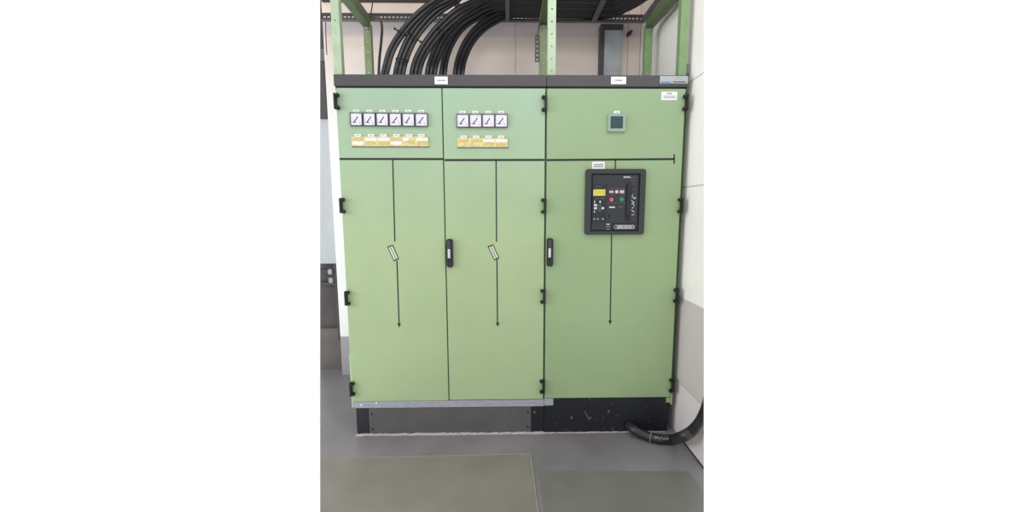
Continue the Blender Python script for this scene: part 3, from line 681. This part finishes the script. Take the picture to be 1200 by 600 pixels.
# slotted strip hanging beside the middle frame
x0, x1, z0, z1 = quad(627.0, 41, 632.0, 72.5, .46); bm = bmesh.new(); n = 6; hh = (z1 - z0) / n
for k in range(n):
    zc = z0 + (k + .5) * hh; add_ring(bm, [(x0, zc - hh / 2), (x1, zc - hh / 2), (x1, zc + hh / 2), (x0, zc + hh / 2)], [(x0 + .009, zc - hh * .24), (x1 - .008, zc - hh * .24), (x1 - .008, zc + hh * .24), (x0 + .009, zc + hh * .24)], .458, .462)
add_tube(bm, [Vector(((x0 + x1) / 2, .46, z1 - .01)), Vector(((x0 + x1) / 2 + .015, .46, z1 + .07)), Vector((at(636, 28, .5).x, .48, at(636, 28, .5).z - .01))], .004, 6)
tag(obj('slotted_strip', bm, 'steel_dark'), 'short dark slotted steel strip hanging beside the middle rear post', 'metal strip')
x0, x1, z0, z1 = quad(804.5, 74, 808, 87, .04); tag(obj('wall_clip', box(x0, min(x1, WX - .001), .04, .07, z0, z1, .004), 'ink'), 'small grey clip beside the foot of the right front post', 'clip')

# ------------------------------------------------------------------ cables
ZL = zrg + 0.004
CR = 0.0138
ORD = ['leftmost', 'second', 'third', 'fourth', 'fifth', 'rightmost']
bundles = [
    (2, .30, [(450.2, 92), (452.5, 80), (457.5, 62), (466, 46), (479, 29), (494, 14), (512, 0)]),
    (3, .33, [(467.5, 92), (469, 80), (473.5, 65), (481.5, 47), (493.5, 30), (510, 13), (532, 0)]),
    (3, .36, [(486.5, 92), (488, 80), (493.5, 65), (504, 48), (518.5, 31), (537, 15), (556, 4)]),
    (3, .40, [(504.5, 92), (506, 80), (509.5, 68), (516.5, 51), (527, 36), (543, 21), (564, 9)]),
    (2, .46, [(518.7, 92), (519.5, 82), (522, 68), (528, 52), (538, 36), (552, 24), (572, 15)]),
    (3, .52, [(537.2, 92), (538, 82), (541, 68), (549, 50), (561, 35), (576, 24), (596, 17)]),
]
allc = []; tot = sum(b[0] for b in bundles)
row = 0
for bi, (n, ys, pth) in enumerate(bundles):
    for k in range(n):
        off = (k - (n - 1) / 2) * 4.7
        yt = 0.775 - (tot - 1 - row) * 0.0290; row += 1
        pts = []
        for i, (px, py) in enumerate(pth):
            p0, p1 = pth[max(i - 1, 0)], pth[min(i + 1, len(pth) - 1)]; dx, dy = p1[0] - p0[0], p1[1] - p0[1]; l = math.hypot(dx, dy)
            nx, ny = -dy / l, dx / l
            t = i / (len(pth) - 1)
            w = (1 if i < len(pth) - 1 else .7)
            pts.append(at(px + nx * off * w, py + ny * off * w, ys + (yt - ys) * max(0, t - .15) / .85))
        zl = ZL + CR + .002 * ((row * 7) % 3)
        # keep the rising part below its lying height
        pts = [p for p in pts if p.z < zl - 0.035]
        pts.insert(0, Vector((pts[0].x, pts[0].y, ZT + 0.0005)))
        pts = [pts[0]] + [p for p in pts[1:] if p.z > ZT + .02]
        xe = pts[-1].x; rise = zl - pts[-1].z; xm = xe + max(.10, rise * 1.7)
        pts.append(Vector((xm, yt, zl))); 
        xt = 1.73 - (0.775 - yt) * 0.4
        for q in (0.25, .6): pts.append(Vector((xm + (xt - xm) * q, yt, zl)))
        pts += [Vector((xt, yt, zl)), Vector((xt + .11, yt - .10, zl)), Vector((xt + .20, yt - .26, zl)), Vector((xt + .24, yt - .50, zl))]
        bm = bmesh.new(); add_tube(bm, smooth_path(pts, 6), CR, 10)
        pos = {2: ('left', 'right'), 3: ('left', 'middle', 'right')}[n][k]
        o = tag(obj('power_cable', bm, 'cable'), f'thick black cable, the {pos} one of the {ORD[bi]} bundle curving up off the cabinet roof' if bi in (0, 5) else f'thick black cable, the {pos} one of the {ORD[bi]} bundle from the left above the cabinet',
                'cable', 'thick black cables rising from the cabinet roof'); allc.append(o)
# upper layer lying on the ladder, filling it
nup = 12
for k in range(nup):
    yt = 0.762 - k * 0.029; zl = ZL + 3 * CR + .006 + .003 * (k % 2)
    xs_ = 1.02 + .03 * (k % 3) - k * .012; xt = 1.74 - (0.775 - yt) * .4
    pts = [Vector((xs_ - .22, yt, zl + .02)), Vector((xs_, yt, zl)), Vector(((xs_ + xt) / 2, yt, zl)), Vector((xt, yt, zl)), Vector((xt + .11, yt - .10, zl)), Vector((xt + .20, yt - .26, zl)), Vector((xt + .24, yt - .50, zl))]
    bm = bmesh.new(); add_tube(bm, smooth_path(pts, 6), CR, 10)
    tag(obj('ladder_cable', bm, 'cable'), 'black cable of the upper layer lying flat along the cable ladder', 'cable', 'upper layer of cables on the ladder')
# thin cable at the far left
pts = [at(443.8, 90, .3), at(444.6, 70, .34), at(446.6, 50, .42), at(447.6, 36, .5), at(447, 27, .58), at(444.5, 22.5, .66), at(440, 20.5, .72), at(434, 20.5, .76)]
pts.insert(0, Vector((pts[0].x, pts[0].y, ZT + .0005))); bm = bmesh.new(); add_tube(bm, smooth_path([p for i, p in enumerate(pts) if i == 0 or p.z > ZT + .01], 6), .0085, 10)
tag(obj('thin_cable', bm, 'cable_brown'), 'thin dark brown cable left of the thick bundles, hooking over the ladder', 'cable')
# hanging wires near the left edge and by the rung
bm = bmesh.new(); add_tube(bm, smooth_path([at(381.6, 26, .82), at(382, 45, .82), at(383, 64, .82)], 5), .0035, 6); tag(obj('hanging_wire', bm, 'cable_brown'), 'short thin wire hanging from the ladder at the far left', 'wire')
bm = bmesh.new(); add_tube(bm, smooth_path([at(434.3, 16.3, .79), at(436, 8, .79), at(437.4, -6, .79)], 5), .0045, 6); tag(obj('hanging_wire', bm, 'cable_brown'), 'thin dark wire running up from the ladder behind the left rear post', 'wire')
# cable ties
def tie(pa, pb, tail, Y, label):
    a, b, c = at(*pa, Y), at(*pb, Y), at(*tail, Y); t = thing('cable_tie', label, 'cable tie', a, 'black cable ties round the bundles')
    bm = bmesh.new(); d = (b - a); m_ = (a + b) / 2; n = 18; ax = Vector((0, 1, 0)); rr = d.length / 2; path = [m_ + d.normalized() * rr * math.cos(2 * math.pi * k / n) + ax * (CR + .010) * math.sin(2 * math.pi * k / n) for k in range(n + 1)]
    add_tube(bm, path, .0035, 6, cap=False); obj('strap', bm, 'line', t)
    bm = bmesh.new(); add_tube(bm, [b, (b * .4 + c * .6) + Vector((0, -.01, 0)), c + Vector((0, -.015, 0))], .0036, 6); obj('tail', bm, 'line', t)
    c2 = c + Vector((0, -.015, 0)); bm = box(c2.x - .007, c2.x + .007, c2.y - .006, c2.y + .006, c2.z - .006, c2.z + .006, .002); obj('lock', bm, 'line', t)
tie((476.5, 41.5), (465.5, 36), (463.5, 35), .315, 'black cable tie with a sticking-out tail high on the leftmost bundle')
tie((478.5, 39), (490, 47), (493.5, 50), .36, 'black cable tie sticking into the gap between second and third bundles')
tie((464, 69), (476.5, 71.5), (478.5, 72.2), .325, 'black cable tie low on the second bundle from the left')
tie((514, 34), (528, 42), (528.5, 42.5), .43, 'black cable tie high round the fourth bundle from the left')

# ------------------------------------------------------------------ hose on the floor at the right
HR = 0.0285
hp = [Vector((at(738, 500, .01).x - .012, -0.014, 0.075)), at(739, 499.5, -.04), None, None]
def fl(px, py, z): return at_z(px, py, z)
hp = [Vector((at(737, 498, 0).x, 0.0, at(737, 498, 0).z)), fl(744, 504, .047), fl(757, 510.5, .030), fl(772, 514.5, HR + .001), fl(788, 515, .032)]
hp += [at_x(800, 511.5, 1.93), at_x(811, 505, 1.972), at_x(820, 495.5, 1.985), at_x(827, 482, 1.992), at_x(832, 466, 1.995)]
hp = [Vector((min(p.x, WX - HR - .004), p.y, max(p.z, HR + .001))) for p in hp]
hose = thing('cable_hose', 'thick black hose lying from the black plinth and rising against the right wall', 'hose', (hp[2].x, hp[2].y, 0))
sp_ = smooth_path(hp, 10); bm = bmesh.new(); add_tube(bm, sp_, HR, 20); clip(bm, left=False); obj('hose_tube', bm, 'hose', hose)
i0 = min(range(len(sp_)), key=lambda i: abs((sp_[i] - hp[2]).length)); i0 += 4
bm = bmesh.new(); add_tube(bm, [sp_[i0], sp_[i0] * .8 + sp_[i0 + 1] * .2], HR + .0012, 20); obj('white_band', bm, 'greymark', hose)
# chalk-like scribble written along the hose
bm = bmesh.new()
for k in range(11):
    i = i0 + 3 + k; 
    if i + 1 >= len(sp_): break
    t = (sp_[i + 1] - sp_[i]).normalized(); nn = Vector((0, -.75, .65)).normalized(); nn = (nn - t * nn.dot(t)).normalized(); s = t.cross(nn)
    z_ = .006 * (1 if k % 2 else -1); a = sp_[i] + (nn * HR + s * z_).normalized() * (HR + .0006); b = sp_[i + 1] + (nn * HR - s * z_).normalized() * (HR + .0006)
    if (b - a).length > 0: add_tube(bm, [a, b], .0011, 5)
obj('white_scribble', bm, 'greymark', hose)

# ------------------------------------------------------------------ equipment seen past the left end of the back wall
YM = 1.00
mc = thing('machine', 'dark machine with tall pale sheet panel, seen left of the cabinets', 'machine', (-0.75, YM, 0))
zb0 = 0.0; zs0, zs1 = at(385, 309, YM).z, at(380, 139.5, YM).z; zbk = at(385, 386, YM).z
XR = at(398, 300, YM).x
xe = at(402, 400, YM).x
bm = box(-1.6, xe + .3, YM + .02, YM + .5, 0, zbk); clip(bm, right=False); obj('base_block', bm, 'machine_base', mc)
bm = box(-1.6, xe + .3, YM + .06, YM + .5, zbk + .001, zs0 - .001); clip(bm, right=False); obj('lower_body', bm, 'machine', mc)
bm = box(-1.6, xe + .3, YM, YM + .06, zs0, zs1, .004); clip(bm, right=False); obj('sheet_panel', bm, 'sheet', mc)['label'] = 'pale grey sheet metal panel'
zt2 = at(380, 92, YM).z
bm = box(-1.6, xe + .3, YM + .10, YM + .5, zs1 + .001, 3.1); clip(bm, right=False); obj('upper_body', bm, 'machine', mc)
c = at(384, 318, YM); bm = bmesh.new(); add_box(bm, c.x - .1, at(395, 318, YM).x, YM + .0, YM + .05, c.z - .012, c.z + .012); add_box(bm, c.x - .1, at(395, 330, YM).x, YM + .0, YM + .05, c.z - .12, c.z - .095)
clip(bm, right=False); obj('cross_bar', bm, 'steel_dark', mc)
for px, py in ((388.5, 318), (389.5, 328)):
    c = at(px, py, YM); obj('clamp', box(c.x - .020, c.x + .016, YM - .03, YM, c.z - .022, c.z + .022, .005), 'chrome', mc)
bm = box(at(394, 340, YM).x, at(396.4, 340, YM).x, YM - .02, YM + .02, .28, zs0 - .002, .002); obj('upright_bar', bm, 'steel_dark', mc)
c = at(380.5, 128, YM); bm = bmesh.new(); add_box(bm, c.x - .02, c.x + .025, YM + .04, YM + .1, c.z - .035, c.z + .035, .01); clip(bm, right=False); obj('fitting', bm, 'ink', mc)
bm = bmesh.new()
for px, py, w_, h_ in ((379, 98, .05, .02), (383, 108, .03, .05), (377.5, 114, .03, .03)):
    q = at(px, py, YM); add_box(bm, q.x - w_, q.x + w_, YM + .05, YM + .099, q.z - h_, q.z + h_, .006)
clip(bm, right=False); obj('housing', bm, 'tray', mc)
pst = thing('steel_upright', 'dark upright steel post at the far left, behind the wall end', 'post', (at(377, 60, .97).x, .97, 0))
bm = box(at(370, 60, .97).x, at(379.3, 60, .97).x, .965, .99, zs1 + .004, 3.1); clip(bm, right=False); obj('post', bm, 'steel_dark', pst)
bm = box(at(370, 60, .97).x, at(382, 60, .97).x, .958, .964, at(378, 72, .97).z, at(378, 58, .97).z); clip(bm, right=False); obj('cross_plate', bm, 'rung', pst)

# ------------------------------------------------------------------ light
w = bpy.data.worlds.new('world'); bpy.context.scene.world = w; w.use_nodes = True
bg = w.node_tree.nodes['Background']; bg.inputs[0].default_value = (1, 1, 1, 1); bg.inputs[1].default_value = 1.03
def area(name, loc, target, size, power, col=(1, 1, 1)):
    l = bpy.data.lights.new(name, 'AREA'); l.shape = 'RECTANGLE'; l.size, l.size_y = size; l.energy = power; l.color = col
    o = bpy.data.objects.new(name, l); C.objects.link(o); o.location = loc
    o.rotation_euler = (Vector(target) - Vector(loc)).to_track_quat('-Z', 'Y').to_euler(); return o
area('left_fill_light', (-3.2, -1.6, 1.9), (1.6, 0.2, 1.3), (2.0, 1.8), 75, (0.95, 0.98, 1.0))  # added light out of view at left, brightens doors and right wall
area('back_wall_fill', (1.3, -0.95, 3.0), (1.3, 0.9, 2.45), (1.6, 0.15), 9, (1.0, 0.97, 0.93))  # unseen light added to lift the dark back wall above the cabinets
vs = bpy.context.scene.view_settings
vs.view_transform = 'Standard'; vs.look = 'None'; vs.exposure = 0; vs.gamma = 1
